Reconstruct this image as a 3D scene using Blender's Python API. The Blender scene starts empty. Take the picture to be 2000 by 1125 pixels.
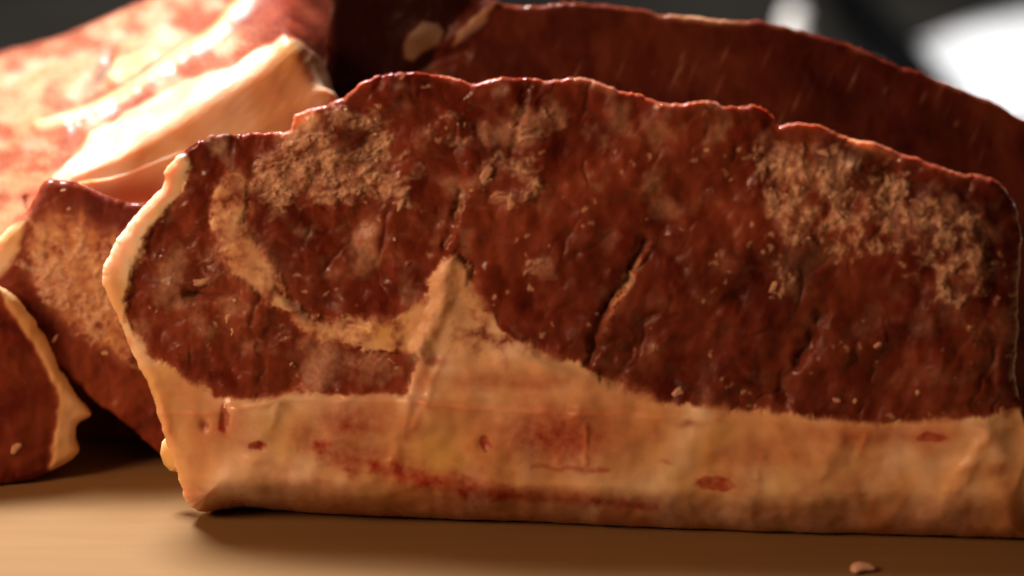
import bpy, bmesh, math
import numpy as np
from mathutils import Vector

# ------------------------------------------------------------------ camera, world, lamps, exposure
scene = bpy.context.scene
COL = scene.collection
W_PX, H_PX = 2000.0, 1125.0
D_CAM, FRAME_W = 0.70, 0.24            # camera distance to the front steak, width of the frame there (m)
PITCH = math.radians(13.0)
LOOK = np.array([0.0, 0.0, 0.056])
cam_loc = LOOK + D_CAM * np.array([0, -math.cos(PITCH), math.sin(PITCH)])
cam_d = bpy.data.cameras.new('camera')
cam_d.sensor_width = 36.0
cam_d.lens = 36.0 * D_CAM / FRAME_W
cam_d.clip_start = 0.01
cam_d.clip_end = 50
cam_d.dof.use_dof = True
cam_d.dof.focus_distance = D_CAM + 0.012
cam_d.dof.aperture_fstop = 6.3
cam = bpy.data.objects.new('camera', cam_d)
COL.objects.link(cam)
cam.location = cam_loc
cam.rotation_euler = (math.pi / 2 - PITCH, 0, 0)
scene.camera = cam

world = bpy.data.worlds.new('World')
scene.world = world
world.use_nodes = True
bg = world.node_tree.nodes['Background']
bg.inputs[0].default_value = (1.0, 0.62, 0.36, 1)
bg.inputs[1].default_value = 0.014


def area(name, loc, target, size, size_y, power, color):
    d = bpy.data.lights.new(name, 'AREA')
    d.shape = 'RECTANGLE'
    d.size, d.size_y, d.energy, d.color = size, size_y, power, color
    o = bpy.data.objects.new(name, d)
    COL.objects.link(o)
    o.location = loc
    o.rotation_euler = (Vector(target) - Vector(loc)).to_track_quat('-Z', 'Y').to_euler()
    return o


area('window_light', (-0.50, 0.60, 1.22), (0.0, 0.1, 0.05), 0.46, 0.40, 70.0, (0.98, 0.98, 1.0))
area('room_light', (-0.80, -0.46, 0.50), (-0.02, 0.0, 0.06), 0.34, 0.34, 8.0, (1.0, 0.58, 0.33))

scene.render.engine = 'CYCLES'
scene.cycles.use_denoising = True
scene.cycles.max_bounces = 8
scene.view_settings.view_transform = 'Standard'
scene.view_settings.look = 'None'
scene.view_settings.exposure = 0.0
scene.view_settings.gamma = 1.0
scene.view_settings.use_curve_mapping = False

# ------------------------------------------------------------------ maths helpers
S = FRAME_W / W_PX
cR = np.array([1.0, 0, 0])
cF = np.array([0, math.cos(PITCH), -math.sin(PITCH)])
cU = np.array([0, math.sin(PITCH), math.cos(PITCH)])


def rays(px, py):
    px, py = np.asarray(px, float), np.asarray(py, float)
    a = (px - W_PX / 2) * S / D_CAM
    b = (H_PX / 2 - py) * S / D_CAM
    return cF + a[..., None] * cR + b[..., None] * cU


def on_plane(px, py, p0, n):
    r = rays(px, py)
    t = np.dot(p0 - cam_loc, n) / (r @ n)
    return cam_loc + r * t[..., None]


def on_ground(px, py, z=0.0):
    return on_plane(px, py, np.array([0, 0, z]), np.array([0, 0, 1.0]))


def at_y(px, py, y):
    r = rays(px, py)
    t = (np.asarray(y) - cam_loc[1]) / r[..., 1]
    return cam_loc + r * np.asarray(t)[..., None]


def sstep(a, b, x):
    t = np.clip((x - a) / (b - a), 0, 1)
    return t * t * (3 - 2 * t)


_rng = np.random.RandomState(7)
_P = _rng.permutation(512)
_G = np.stack([np.cos(np.arange(512) * 2.399), np.sin(np.arange(512) * 2.399)], -1)


def _h(ix, iy, seed):
    return _P[(_P[(ix + seed * 37) & 511] + iy) & 511]


def pn(x, y, seed=0):
    ix, iy = np.floor(x).astype(int), np.floor(y).astype(int)
    fx, fy = x - ix, y - iy
    u, v = fx * fx * fx * (fx * (fx * 6 - 15) + 10), fy * fy * fy * (fy * (fy * 6 - 15) + 10)

    def g(dx, dy):
        q = _G[_h(ix + dx, iy + dy, seed)]
        return q[..., 0] * (fx - dx) + q[..., 1] * (fy - dy)
    a = g(0, 0) + u * (g(1, 0) - g(0, 0))
    b = g(0, 1) + u * (g(1, 1) - g(0, 1))
    return (a + v * (b - a)) * 1.5


def fbm(x, y, sc, octv=4, seed=0, gain=0.5):
    r, a, t = 0, 1.0, 0.0
    x, y = x / sc, y / sc
    for o in range(octv):
        r = r + a * pn(x, y, seed + o)
        t += a
        a *= gain
        x, y = x * 2.03 + 11.3, y * 2.03 + 5.7
    return r / t


def cells(x, y, sc, seed=0):
    """worley: distance to nearest point, gap between nearest two"""
    x, y = x / sc, y / sc
    ix, iy = np.floor(x).astype(int), np.floor(y).astype(int)
    f1 = np.full(x.shape, 9.0)
    f2 = np.full(x.shape, 9.0)
    for dx in (-1, 0, 1):
        for dy in (-1, 0, 1):
            h = _h(ix + dx, iy + dy, seed)
            h2 = _h(ix + dx + 91, iy + dy + 17, seed + 3)
            d = np.hypot(ix + dx + h / 512.0 - x, iy + dy + h2 / 512.0 - y)
            f2 = np.minimum(f2, np.maximum(f1, d))
            f1 = np.minimum(f1, d)
    return f1, f2 - f1


def pdist(x, y, pts, closed=False):
    """distance to a polyline, in the units of the points"""
    pts = np.asarray(pts, float)
    n = len(pts)
    best = np.full(np.shape(x), 1e18)
    for i in range(n if closed else n - 1):
        a, b = pts[i], pts[(i + 1) % n]
        d = b - a
        l2 = max(d @ d, 1e-9)
        t = np.clip(((x - a[0]) * d[0] + (y - a[1]) * d[1]) / l2, 0, 1)
        best = np.minimum(best, (x - a[0] - t * d[0]) ** 2 + (y - a[1] - t * d[1]) ** 2)
    return np.sqrt(best)


def inside(x, y, pts):
    pts = np.asarray(pts, float)
    c = np.zeros(np.shape(x), bool)
    for i in range(len(pts)):
        (x1, y1), (x2, y2) = pts[i], pts[(i + 1) % len(pts)]
        if y1 == y2:
            continue
        k = ((y1 > y) != (y2 > y)) & (x < (x2 - x1) * (y - y1) / (y2 - y1) + x1)
        c ^= k
    return c


def sdf(x, y, pts):
    """positive inside"""
    d = pdist(x, y, pts, True)
    return np.where(inside(x, y, pts), d, -d)


def soft(x, y, pts, w):
    return sstep(-w, w, sdf(x, y, pts))


def line(x, y, pts, w):
    return np.exp(-(pdist(x, y, pts) / w) ** 2)


def spot(x, y, cx, cy, rx, ry, ang=0.0):
    a = math.radians(ang)
    dx, dy = x - cx, y - cy
    u, v = dx * math.cos(a) + dy * math.sin(a), -dx * math.sin(a) + dy * math.cos(a)
    return np.exp(-((u / rx) ** 2 + (v / ry) ** 2))


def smooth_line(pts, step=6.0, closed=True):
    pts = np.asarray(pts, float)
    n = len(pts)
    out = []
    for i in range(n if closed else n - 1):
        if closed:
            p0, p1, p2, p3 = (pts[(i + k - 1) % n] for k in range(4))
        else:
            p0, p1, p2, p3 = pts[max(i - 1, 0)], pts[i], pts[i + 1], pts[min(i + 2, n - 1)]
        m = max(1, int(np.linalg.norm(p2 - p1) / step))
        t = (np.arange(m) / m)[:, None]
        out.append(0.5 * (2 * p1 + (p2 - p0) * t + (2 * p0 - 5 * p1 + 4 * p2 - p3) * t ** 2
                          + (3 * p1 - p0 - 3 * p2 + p3) * t ** 3))
    if not closed:
        out.append(pts[-1:])
    return np.concatenate(out)


def rough(pts, amp, sc, seed):
    d = np.roll(pts, -1, 0) - np.roll(pts, 1, 0)
    nrm = np.stack([d[:, 1], -d[:, 0]], -1) / (np.linalg.norm(d, axis=1)[:, None] + 1e-9)
    s = np.cumsum(np.linalg.norm(np.roll(pts, -1, 0) - pts, axis=1))
    return pts + nrm * (fbm(s, s * 0 + seed * 7.3, sc, 4, seed, 0.6) * amp)[:, None]


# ------------------------------------------------------------------ objects
def mesh_obj(name, verts, faces, mat, parent=None, attrs=None, smooth=True):
    me = bpy.data.meshes.new(name)
    me.from_pydata([], [], []) if len(verts) == 0 else None
    verts = np.asarray(verts, np.float32)
    faces = np.asarray(faces, np.int32) if not isinstance(faces, list) else faces
    me.from_pydata(verts.tolist(), [], faces.tolist() if not isinstance(faces, list) else faces)
    if smooth:
        me.polygons.foreach_set('use_smooth', np.ones(len(me.polygons), bool))
    for k, v in (attrs or {}).items():
        a = me.attributes.new(k, 'FLOAT', 'POINT')
        a.data.foreach_set('value', np.asarray(v, np.float32))
    me.materials.append(mat)
    me.update()
    o = bpy.data.objects.new(name, me)
    COL.objects.link(o)
    if parent is not None:
        o.parent = parent
        o.matrix_parent_inverse = parent.matrix_world.inverted()
    return o


def bm_obj(name, bm, mat, parent=None, smooth=True):
    bmesh.ops.recalc_face_normals(bm, faces=bm.faces)
    me = bpy.data.meshes.new(name)
    bm.to_mesh(me)
    bm.free()
    if smooth:
        me.polygons.foreach_set('use_smooth', np.ones(len(me.polygons), bool))
    me.materials.append(mat)
    o = bpy.data.objects.new(name, me)
    COL.objects.link(o)
    if parent is not None:
        o.parent = parent
        o.matrix_parent_inverse = parent.matrix_world.inverted()
    return o


def tag(o, label, cat, group=None, kind=None):
    o['label'], o['category'] = label, cat
    if group:
        o['group'] = group
    if kind:
        o['kind'] = kind
    return o


def thing(name, loc, label, cat, group=None):
    o = bpy.data.objects.new(name, None)
    COL.objects.link(o)
    o.empty_display_size = 0.02
    o.location = loc
    bpy.context.view_layer.update()
    return tag(o, label, cat, group)


# ------------------------------------------------------------------ materials
def new_mat(name):
    m = bpy.data.materials.new(name)
    m.use_nodes = True
    nt = m.node_tree
    return m, nt, nt.nodes['Principled BSDF']


def noise(nt, scale, detail=4, rough_=0.55, vec=None, dist=0.0):
    n = nt.nodes.new('ShaderNodeTexNoise')
    n.inputs['Scale'].default_value = scale
    n.inputs['Detail'].default_value = detail
    n.inputs['Roughness'].default_value = rough_
    n.inputs['Distortion'].default_value = dist
    if vec is not None:
        nt.links.new(vec, n.inputs['Vector'])
    return n.outputs['Fac']


def ramp(nt, fac, stops):
    r = nt.nodes.new('ShaderNodeValToRGB')
    el = r.color_ramp.elements
    el[0].position, el[0].color = stops[0][0], (*stops[0][1], 1)
    el[1].position, el[1].color = stops[-1][0], (*stops[-1][1], 1)
    for p, c in stops[1:-1]:
        e = el.new(p)
        e.color = (*c, 1)
    nt.links.new(fac, r.inputs[0])
    return r.outputs[0]


def mixc(nt, fac, a, b):
    m = nt.nodes.new('ShaderNodeMix')
    m.data_type = 'RGBA'
    if isinstance(fac, (int, float)):
        m.inputs[0].default_value = fac
    else:
        nt.links.new(fac, m.inputs[0])
    for v, k in ((a, 6), (b, 7)):
        if isinstance(v, tuple):
            m.inputs[k].default_value = (*v, 1)
        else:
            nt.links.new(v, m.inputs[k])
    return m.outputs[2]


def mixf(nt, fac, a, b):
    m = nt.nodes.new('ShaderNodeMix')
    m.data_type = 'FLOAT'
    nt.links.new(fac, m.inputs[0])
    for v, k in ((a, 2), (b, 3)):
        if isinstance(v, (int, float)):
            m.inputs[k].default_value = v
        else:
            nt.links.new(v, m.inputs[k])
    return m.outputs[0]


def attr(nt, name):
    a = nt.nodes.new('ShaderNodeAttribute')
    a.attribute_name = name
    return a.outputs['Fac']


def math_(nt, op, a, b):
    m = nt.nodes.new('ShaderNodeMath')
    m.operation = op
    for v, k in ((a, 0), (b, 1)):
        if isinstance(v, (int, float)):
            m.inputs[k].default_value = v
        else:
            nt.links.new(v, m.inputs[k])
    return m.outputs[0]


def make_meat():
    m, nt, b = new_mat('raw_meat')
    geo = nt.nodes.new('ShaderNodeTexCoord').outputs['Object']
    n1 = noise(nt, 70, 3, 0.5, geo, 0.9)
    n2 = noise(nt, 900, 4, 0.6, geo)
    n3 = noise(nt, 45, 2, 0.5, geo, 0.8)
    fat, flake, red, yel, dark, glaze, scat = (attr(nt, k) for k in ('fat', 'flake', 'red', 'yellow', 'dark', 'glaze', 'scatter'))
    lean = ramp(nt, n1, [(0.3, (0.092, 0.0080, 0.0048)), (0.5, (0.172, 0.023, 0.0105)), (0.74, (0.29, 0.062, 0.030))])
    n4 = noise(nt, 28, 3, 0.5, geo, 1.2)
    lean = mixc(nt, ramp(nt, n4, [(0.45, (0, 0, 0)), (0.70, (0.75, 0.75, 0.75))]), lean, (0.30, 0.072, 0.028))
    lean = mixc(nt, ramp(nt, n4, [(0.30, (0.7, 0.7, 0.7)), (0.44, (0, 0, 0))]), lean, (0.045, 0.0038, 0.0032))
    mpf = nt.nodes.new('ShaderNodeMapping')
    mpf.vector_type = 'TEXTURE'
    mpf.inputs['Rotation'].default_value = (0, math.radians(28), 0)
    mpf.inputs['Scale'].default_value = (1, 1, 6)
    nt.links.new(geo, mpf.inputs[0])
    fibre = noise(nt, 1500, 4, 0.6, mpf.outputs[0], 0.5)
    lean = mixc(nt, ramp(nt, fibre, [(0.52, (0, 0, 0)), (0.8, (0.35, 0.35, 0.35))]), lean, (0.30, 0.070, 0.030))
    fatc = ramp(nt, n3, [(0.28, (0.66, 0.31, 0.14)), (0.48, (0.78, 0.47, 0.26)), (0.68, (0.90, 0.70, 0.52))])
    fatc = mixc(nt, math_(nt, 'MULTIPLY', yel, 0.8), fatc, (0.66, 0.42, 0.12))
    fatc = mixc(nt, red, fatc, (0.38, 0.034, 0.015))
    flk = ramp(nt, n2, [(0.25, (0.50, 0.24, 0.155)), (0.52, (0.72, 0.45, 0.30)), (0.75, (0.90, 0.66, 0.50))])
    c = mixc(nt, ramp(nt, fat, [(0.0, (0, 0, 0)), (0.5, (1, 1, 1))]), lean, (0.42, 0.145, 0.078))
    c = mixc(nt, ramp(nt, fat, [(0.3, (0, 0, 0)), (0.95, (1, 1, 1))]), c, fatc)
    c = mixc(nt, flake, c, flk)
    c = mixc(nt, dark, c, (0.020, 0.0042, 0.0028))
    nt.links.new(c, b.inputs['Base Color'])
    b.subsurface_method = 'RANDOM_WALK'
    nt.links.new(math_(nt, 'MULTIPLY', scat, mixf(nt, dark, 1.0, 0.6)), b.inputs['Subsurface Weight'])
    b.inputs['Subsurface Radius'].default_value = (1.0, 0.28, 0.13)
    nt.links.new(mixf(nt, fat, 0.0026, 0.0030), b.inputs['Subsurface Scale'])
    r = mixf(nt, flake, mixf(nt, fat, 0.40, 0.38), 0.60)
    r = mixf(nt, glaze, r, 0.13)
    r = math_(nt, 'ADD', r, math_(nt, 'MULTIPLY', math_(nt, 'SUBTRACT', n2, 0.5), 0.25))
    nt.links.new(r, b.inputs['Roughness'])
    b.inputs['IOR'].default_value = 1.40
    sp_ = mixf(nt, ramp(nt, dark, [(0.7, (0, 0, 0)), (0.95, (1, 1, 1))]), mixf(nt, math_(nt, 'MAXIMUM', glaze, fat), 0.20, 0.45), 0.05)
    nt.links.new(math_(nt, 'MULTIPLY', sp_, mixf(nt, flake, 1.0, 0.5)), b.inputs['Specular IOR Level'])
    bp = nt.nodes.new('ShaderNodeBump')
    nt.links.new(mixf(nt, flake, mixf(nt, fat, 0.12, 0.02), 0.4), bp.inputs['Strength'])
    bp.inputs['Distance'].default_value = 0.0006
    hsum = math_(nt, 'ADD', math_(nt, 'ADD', math_(nt, 'MULTIPLY', n2, 0.5), math_(nt, 'MULTIPLY', fibre, 0.7)), math_(nt, 'MULTIPLY', noise(nt, 2600, 3, 0.6, geo), 0.3))
    nt.links.new(hsum, bp.inputs['Height'])
    nt.links.new(bp.outputs[0], b.inputs['Normal'])
    return m


MEAT = make_meat()


def make_wood():
    m, nt, b = new_mat('board_wood')
    tc = nt.nodes.new('ShaderNodeTexCoord').outputs['Object']
    mp = nt.nodes.new('ShaderNodeMapping')
    mp.inputs['Scale'].default_value = (1.5, 22, 22)
    nt.links.new(tc, mp.inputs[0])
    g = noise(nt, 6, 8, 0.6, mp.outputs[0], 0.8)
    fine = noise(nt, 40, 5, 0.6, mp.outputs[0], 0.3)
    c = ramp(nt, g, [(0.3, (0.205, 0.112, 0.042)), (0.5, (0.220, 0.122, 0.047)), (0.7, (0.235, 0.132, 0.052))])
    c = mixc(nt, math_(nt, 'MULTIPLY', fine, 0.35), c, (0.205, 0.112, 0.043))
    nt.links.new(c, b.inputs['Base Color'])
    b.inputs['Roughness'].default_value = 0.75
    b.inputs['Specular IOR Level'].default_value = 0.12
    bp = nt.nodes.new('ShaderNodeBump')
    bp.inputs['Strength'].default_value = 0.15
    bp.inputs['Distance'].default_value = 0.0005
    nt.links.new(fine, bp.inputs['Height'])
    nt.links.new(bp.outputs[0], b.inputs['Normal'])
    return m


def plain(name, col, rgh, spec=0.5, var=0.25, scale=30):
    m, nt, b = new_mat(name)
    n = noise(nt, scale, 5, 0.6, nt.nodes.new('ShaderNodeTexCoord').outputs['Object'])
    lo = tuple(v * (1 - var) for v in col)
    hi = tuple(min(1, v * (1 + var)) for v in col)
    nt.links.new(ramp(nt, n, [(0.3, lo), (0.7, hi)]), b.inputs['Base Color'])
    b.inputs['Roughness'].default_value = rgh
    b.inputs['Specular IOR Level'].default_value = spec
    return m


WOOD = make_wood()
COUNTER = plain('dark_worktop', (0.0115, 0.0103, 0.0086), 0.95, 0.02, 0.5, 5)
PAPER = plain('white_paper', (0.90, 0.90, 0.89), 0.7, 0.2, 0.03, 12)
BLACK = plain('black_plastic', (0.0012, 0.0012, 0.0012), 0.9, 0.02, 0.3, 80)
WHITE = plain('white_plastic', (0.75, 0.73, 0.68), 0.4, 0.4, 0.05, 60)

# ------------------------------------------------------------------ setting
bm = bmesh.new()
bmesh.ops.create_grid(bm, x_segments=1, y_segments=1, size=1)
for v in bm.verts:
    v.co = (v.co.x * 2.5, v.co.y * 2.5 + 1.2, -0.022)
o = bm_obj('worktop', bm, COUNTER, smooth=False)
tag(o, 'dark blurred worktop behind the wooden board', 'worktop', kind='structure')

bm = bmesh.new()
bmesh.ops.create_cube(bm, size=1)
for v in bm.verts:
    v.co = (v.co.x * 0.74, v.co.y * 0.62 + 0.07, v.co.z * 0.022 - 0.011)
bmesh.ops.bevel(bm, geom=bm.edges[:], offset=0.003, segments=3, affect='EDGES')
o = bm_obj('cutting_board', bm, WOOD, smooth=False)
tag(o, 'warm tan wooden board under the cuts of raw meat', 'cutting board')


# ------------------------------------------------------------------ slab builder
def slab(root, outline, p0, nrm, cell, thick, depth_fn, attr_fn, region_fn, names, inset=0.28, side=0.05, rings=8,
         seed=1, wall_fn=None):
    """A cut slice: its face is a fine grid trimmed to the outline, pushed in and out along the plane's
    normal, closed by a side wall and a back; one closed mesh for each region (part) of the face."""
    nrm = nrm / np.linalg.norm(nrm)
    lo, hi = outline.min(0) - cell, outline.max(0) + cell
    nx, ny = int((hi[0] - lo[0]) / cell) + 1, int((hi[1] - lo[1]) / cell) + 1
    gx, gy = np.meshgrid(lo[0] + np.arange(nx) * cell, lo[1] + np.arange(ny) * cell)
    x, y = gx.ravel().copy(), gy.ravel().copy()
    sd = sdf(x, y, outline)
    g = sd.reshape(ny, nx)
    dy_, dx_ = np.gradient(g, cell)
    gl = np.hypot(dx_, dy_) + 1e-9
    ux, uy = (dx_ / gl).ravel(), (dy_ / gl).ravel()
    near = np.abs(sd) < 0.62 * cell
    x[near] -= ux[near] * sd[near]
    y[near] -= uy[near] * sd[near]
    sd2 = np.where(near, 0.0, sd)
    ok = sd2 >= 0
    idx = np.arange(nx * ny).reshape(ny, nx)
    q = np.stack([idx[1:, :-1], idx[1:, 1:], idx[:-1, 1:], idx[:-1, :-1]], -1).reshape(-1, 4)   # ccw seen from camera
    q = q[ok[q].all(1)]
    depth = depth_fn(x, y, sd2)                      # in px, positive = away from camera
    A = attr_fn(x, y, sd2)
    base = on_plane(x, y, p0, nrm)
    # light scatters inside each part; fade it out at the joints between parts, so no joint shows
    rv = region_fn(x, y).reshape(ny, nx)
    dist = np.full((ny, nx), 99.0)
    for a, b in (((slice(None), slice(1, None)), (slice(None), slice(None, -1))), ((slice(1, None), slice(None)), (slice(None, -1), slice(None)))):
        df = rv[a] != rv[b]
        dist[a][df] = 0
        dist[b][df] = 0
    for _ in range(14):
        for a, b in (((slice(None), slice(1, None)), (slice(None), slice(None, -1))), ((slice(1, None), slice(None)), (slice(None, -1), slice(None)))):
            dist[a] = np.minimum(dist[a], dist[b] + 1)
            dist[b] = np.minimum(dist[b], dist[a] + 1)
    A['scatter'] = sstep(1, 12, dist.ravel()) * (1 - 0.9 * np.clip(A['flake'], 0, 1))
    V = base - nrm * (depth * S)[:, None]
    # in-plane inward direction (world)
    up = np.array([0, 0, 1.0]) - nrm * nrm[2]
    up /= np.linalg.norm(up)
    rt = np.cross(up, nrm)
    inw = ux[:, None] * rt - uy[:, None] * up
    wgt = 1 - sstep(0, 40, sd2)
    ins = (side + inset * np.clip(uy, 0, 1)) * wgt   # uy>0: inward is downwards -> top edge
    reg = region_fn(x[q].mean(1), y[q].mean(1))
    objs = {}
    for r, nm in enumerate(names):
        f = q[reg == r]
        if len(f) == 0:
            continue
        used, inv = np.unique(f, return_inverse=True)
        f2 = inv.reshape(-1, 4)
        nv = len(used)
        e = np.concatenate([f2[:, [0, 1]], f2[:, [1, 2]], f2[:, [2, 3]], f2[:, [3, 0]]])
        key = np.sort(e, 1)
        k = key[:, 0].astype(np.int64) * nv + key[:, 1]
        _, first, cnt = np.unique(k, return_index=True, return_counts=True)
        be = e[first[cnt == 1]]
        bv, binv = np.unique(be, return_inverse=True)
        be = binv.reshape(-1, 2)
        nb = len(bv)
        gb = used[bv]
        verts = [V[used]]
        at = {kk: [vv[used]] for kk, vv in A.items()}
        faces = [f2]
        inner = wgt[gb] < 0.98                       # joints between parts get their own edge, the outline rounds over
        prev = np.where(inner, nv + np.arange(nb), bv)
        verts.append(V[gb])
        for kk, vv in A.items():
            at[kk].append(vv[gb])
        off = nv + nb
        for j in range(1, rings + 1):
            t = thick * (j / rings) ** 1.7
            wob = (fbm(x[gb], y[gb] + j * 41.0, 60, 3, seed + 9) * 0.0010 + fbm(x[gb] + j * 9, y[gb], 16, 2, seed + 19) * 0.0007) \
                * wgt[gb] * min(1, j / 2)
            P = V[gb] - nrm * t + inw[gb] * (ins[gb] * t + np.sqrt(t * 0.0006) * 0.4 * wgt[gb] + wob)[:, None]
            verts.append(P)
            for kk, vv in A.items():
                w = vv[gb]
                if wall_fn:
                    w = wall_fn(kk, w, x[gb], y[gb], t, wgt[gb])
                at[kk].append(w)
            cur = off + np.arange(nb)
            faces.append(np.stack([prev[be[:, 1]], prev[be[:, 0]], cur[be[:, 0]], cur[be[:, 1]]], -1))
            prev = cur
            off += nb
        verts = np.concatenate(verts)
        verts[:, 2] = np.maximum(verts[:, 2], 0.0004)
        faces = np.concatenate(faces)
        ob = mesh_obj(nm, verts, faces, MEAT, root, {kk: np.concatenate(vv) for kk, vv in at.items()})
        b2 = bmesh.new()
        b2.from_mesh(ob.data)
        b2.edges.ensure_lookup_table()
        b2.verts.ensure_lookup_table()
        first_last = len(b2.verts) - nb
        bmesh.ops.triangle_fill(b2, use_beauty=False, use_dissolve=False, edges=[ed for ed in b2.edges if ed.is_boundary and ed.verts[0].index >= first_last])
        bmesh.ops.delete(b2, geom=[v_ for v_ in b2.verts if not v_.link_edges], context='VERTS')
        b2.to_mesh(ob.data)
        b2.free()
        objs[nm + str(r)] = ob
    return dict(x=x, y=y, V=V, A=A, ok=ok, nrm=nrm, shape=(ny, nx), lo=lo, cell=cell, objs=objs)


KEYS = ('fat', 'flake', 'red', 'yellow', 'dark', 'glaze', 'scatter')


def empty_attrs(x):
    return {k: np.zeros(len(x)) for k in KEYS}


# ------------------------------------------------------------------ the front steak
front_outline = [(330, 322), (350, 300), (385, 276), (430, 263), (480, 263), (530, 259), (566, 252), (573, 224), (600, 216),
                 (640, 205), (680, 181), (720, 156), (760, 143), (800, 140), (850, 146), (900, 158), (930, 163), (960, 156),
                 (1010, 150), (1060, 156), (1090, 156), (1120, 150), (1150, 153), (1180, 165), (1220, 180), (1270, 192),
                 (1320, 203), (1380, 198), (1420, 209), (1470, 208), (1503, 220), (1521, 246), (1560, 240), (1600, 246),
                 (1650, 268), (1720, 283), (1760, 300), (1810, 315), (1860, 333), (1900, 343), (1940, 352), (1968, 374),
                 (1990, 415), (1998, 480), (1994, 560), (1990, 640), (1987, 720), (1992, 790), (2008, 850), (2022, 910),
                 (2032, 970), (2036, 1030), (2030, 1086), (1900, 1090), (1600, 1086), (1300, 1074), (1000, 1058), (700, 1042),
                 (500, 1030), (392, 1018), (362, 1000), (346, 955), (338, 910), (320, 850), (300, 790), (280, 742), (258, 700), (226, 622),
                 (197, 562), (194, 530), (214, 488), (240, 450), (270, 408), (302, 380), (320, 355), (316, 338)]
front_outline = rough(smooth_line(front_outline, 4), 7, 38, 3)
front_outline = np.where((front_outline[:, 1:] < 700) & (front_outline[:, :1] > 345), rough(front_outline, 4, 14, 4), front_outline)

LEAN2 = smooth_line([(392, 300), (440, 292), (436, 345), (405, 400), (420, 470), (452, 528), (505, 566), (545, 605), (605, 655),
                     (690, 682), (760, 690), (812, 694), (795, 735), (786, 768), (700, 771), (600, 766), (540, 772), (470, 778),
                     (412, 772), (370, 745), (330, 712), (302, 670), (272, 610), (258, 570), (285, 490), (335, 410), (365, 350)], 8)
SEAM = smooth_line([(436, 345), (470, 338), (486, 395), (478, 440), (520, 488), (545, 530), (548, 570), (592, 600), (650, 627),
                    (720, 618), (765, 626), (800, 606), (832, 560), (858, 516), (884, 494), (906, 504), (922, 545), (942, 594), (985, 645),
                    (1050, 682), (1150, 717), (1200, 750), (1280, 777), (1330, 792), (1420, 797), (1500, 806), (1620, 818),
                    (1750, 827), (1880, 816), (2040, 806), (2060, 900), (1200, 960), (800, 800), (786, 768), (795, 735), (812, 694),
                    (760, 690), (690, 682), (605, 655), (545, 605), (505, 566), (452, 528), (420, 470), (405, 400)], 8)
RIM = smooth_line([(300, 300), (372, 318), (356, 368), (322, 420), (290, 464), (262, 525), (246, 575), (252, 630), (290, 682),
                   (330, 714), (370, 747), (412, 772), (300, 820), (200, 700), (150, 560), (180, 450)], 8)
CAP = [(250, 690), (330, 714), (370, 747), (412, 772), (470, 778), (540, 772), (600, 766), (700, 771), (786, 768), (860, 760), (1200, 770), (1330, 792),
       (1420, 797), (1500, 806), (1620, 818), (1750, 827), (1880, 816), (2060, 806), (2060, 1200), (200, 1200)]
CAP = np.array(CAP, float)

CREASES = [([(1256, 470), (1225, 540), (1180, 610), (1162, 660), (1152, 706)], 9, 16),
           ([(905, 375), (885, 425), (868, 480)], 10, 10),
           ([(1606, 615), (1575, 680), (1540, 740), (1526, 796)], 12, 14),
           ([(1300, 600), (1230, 648), (1150, 690), (1060, 690)], 9, 5),
           ([(1490, 545), (1400, 600), (1300, 640), (1200, 700)], 12, 5),
           ([(1000, 300), (1015, 230), (1030, 170)], 9, 8),
           ([(760, 170), (860, 200), (905, 260)], 14, -6),
           ([(540, 560), (590, 600), (650, 632), (720, 640)], 7, 8),
           ([(930, 250), (945, 290), (935, 330)], 9, 8),
           ([(1330, 520), (1290, 480), (1260, 470)], 10, 6),
           ([(1880, 380), (1940, 480), (1935, 640), (1940, 760)], 14, 6),
           ([(640, 415), (600, 380), (640, 300)], 7, 5),
           ([(370, 575), (430, 580), (470, 575)], 8, 9)]


def front_flake_density(x, y):
    wx, wy = x + 60 * fbm(x, y, 90, 4, 31, 0.6), y + 50 * fbm(x, y, 90, 4, 35, 0.6)
    d = np.zeros(len(x))
    for poly, v, w in (
            ([(490, 345), (560, 232), (650, 205), (760, 212), (800, 262), (785, 330), (810, 395), (700, 412), (630, 402), (560, 425), (500, 425)], 0.95, 26),
            ([(855, 205), (910, 205), (915, 250), (865, 262)], 0.8, 14),
            ([(1005, 205), (1100, 195), (1125, 240), (1030, 292), (1000, 300)], 0.85, 18),
            ([(925, 320), (990, 290), (1090, 345), (1085, 400), (990, 418), (930, 370)], 0.75, 20),
            ([(1460, 290), (1560, 265), (1660, 275), (1760, 335), (1840, 400), (1945, 430), (1945, 560), (1890, 600), (1915, 660), (1860, 650), (1800, 545),
              (1740, 488), (1640, 505), (1555, 505), (1565, 575), (1505, 592), (1500, 440)], 1.0, 30),
            ([(1225, 280), (1330, 290), (1335, 345), (1240, 340)], 0.55, 24),
            ([(1020, 505), (1085, 495), (1090, 545), (1030, 555)], 0.7, 12),
            ([(700, 495), (780, 500), (840, 520), (800, 600), (730, 560)], 0.6, 20),
            ([(650, 430), (740, 420), (760, 480), (680, 500)], 0.4, 22),
            ([(345, 540), (435, 535), (440, 566), (360, 570)], 0.8, 10),
            ([(345, 600), (430, 590), (440, 700), (360, 690)], 0.45, 24),
            ([(440, 690), (780, 690), (780, 765), (430, 765)], 0.30, 24),
            ([(1650, 560), (1940, 560), (1940, 800), (1600, 800)], 0.30, 40),
            ([(350, 400), (460, 330), (480, 480), (380, 540)], 0.55, 26),
            ([(490, 240), (900, 185), (1130, 200), (1110, 420), (720, 530), (500, 440)], 0.50, 60),
            ([(1150, 230), (1480, 250), (1420, 420), (1200, 380)], 0.36, 60),
            ([(340, 400), (450, 440), (560, 620), (780, 690), (780, 770), (420, 770), (300, 640)], 0.42, 40)):
        d = np.maximum(d, v * soft(wx, wy, np.array(poly, float), w))
    return np.clip(d, 0, 1)


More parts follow.
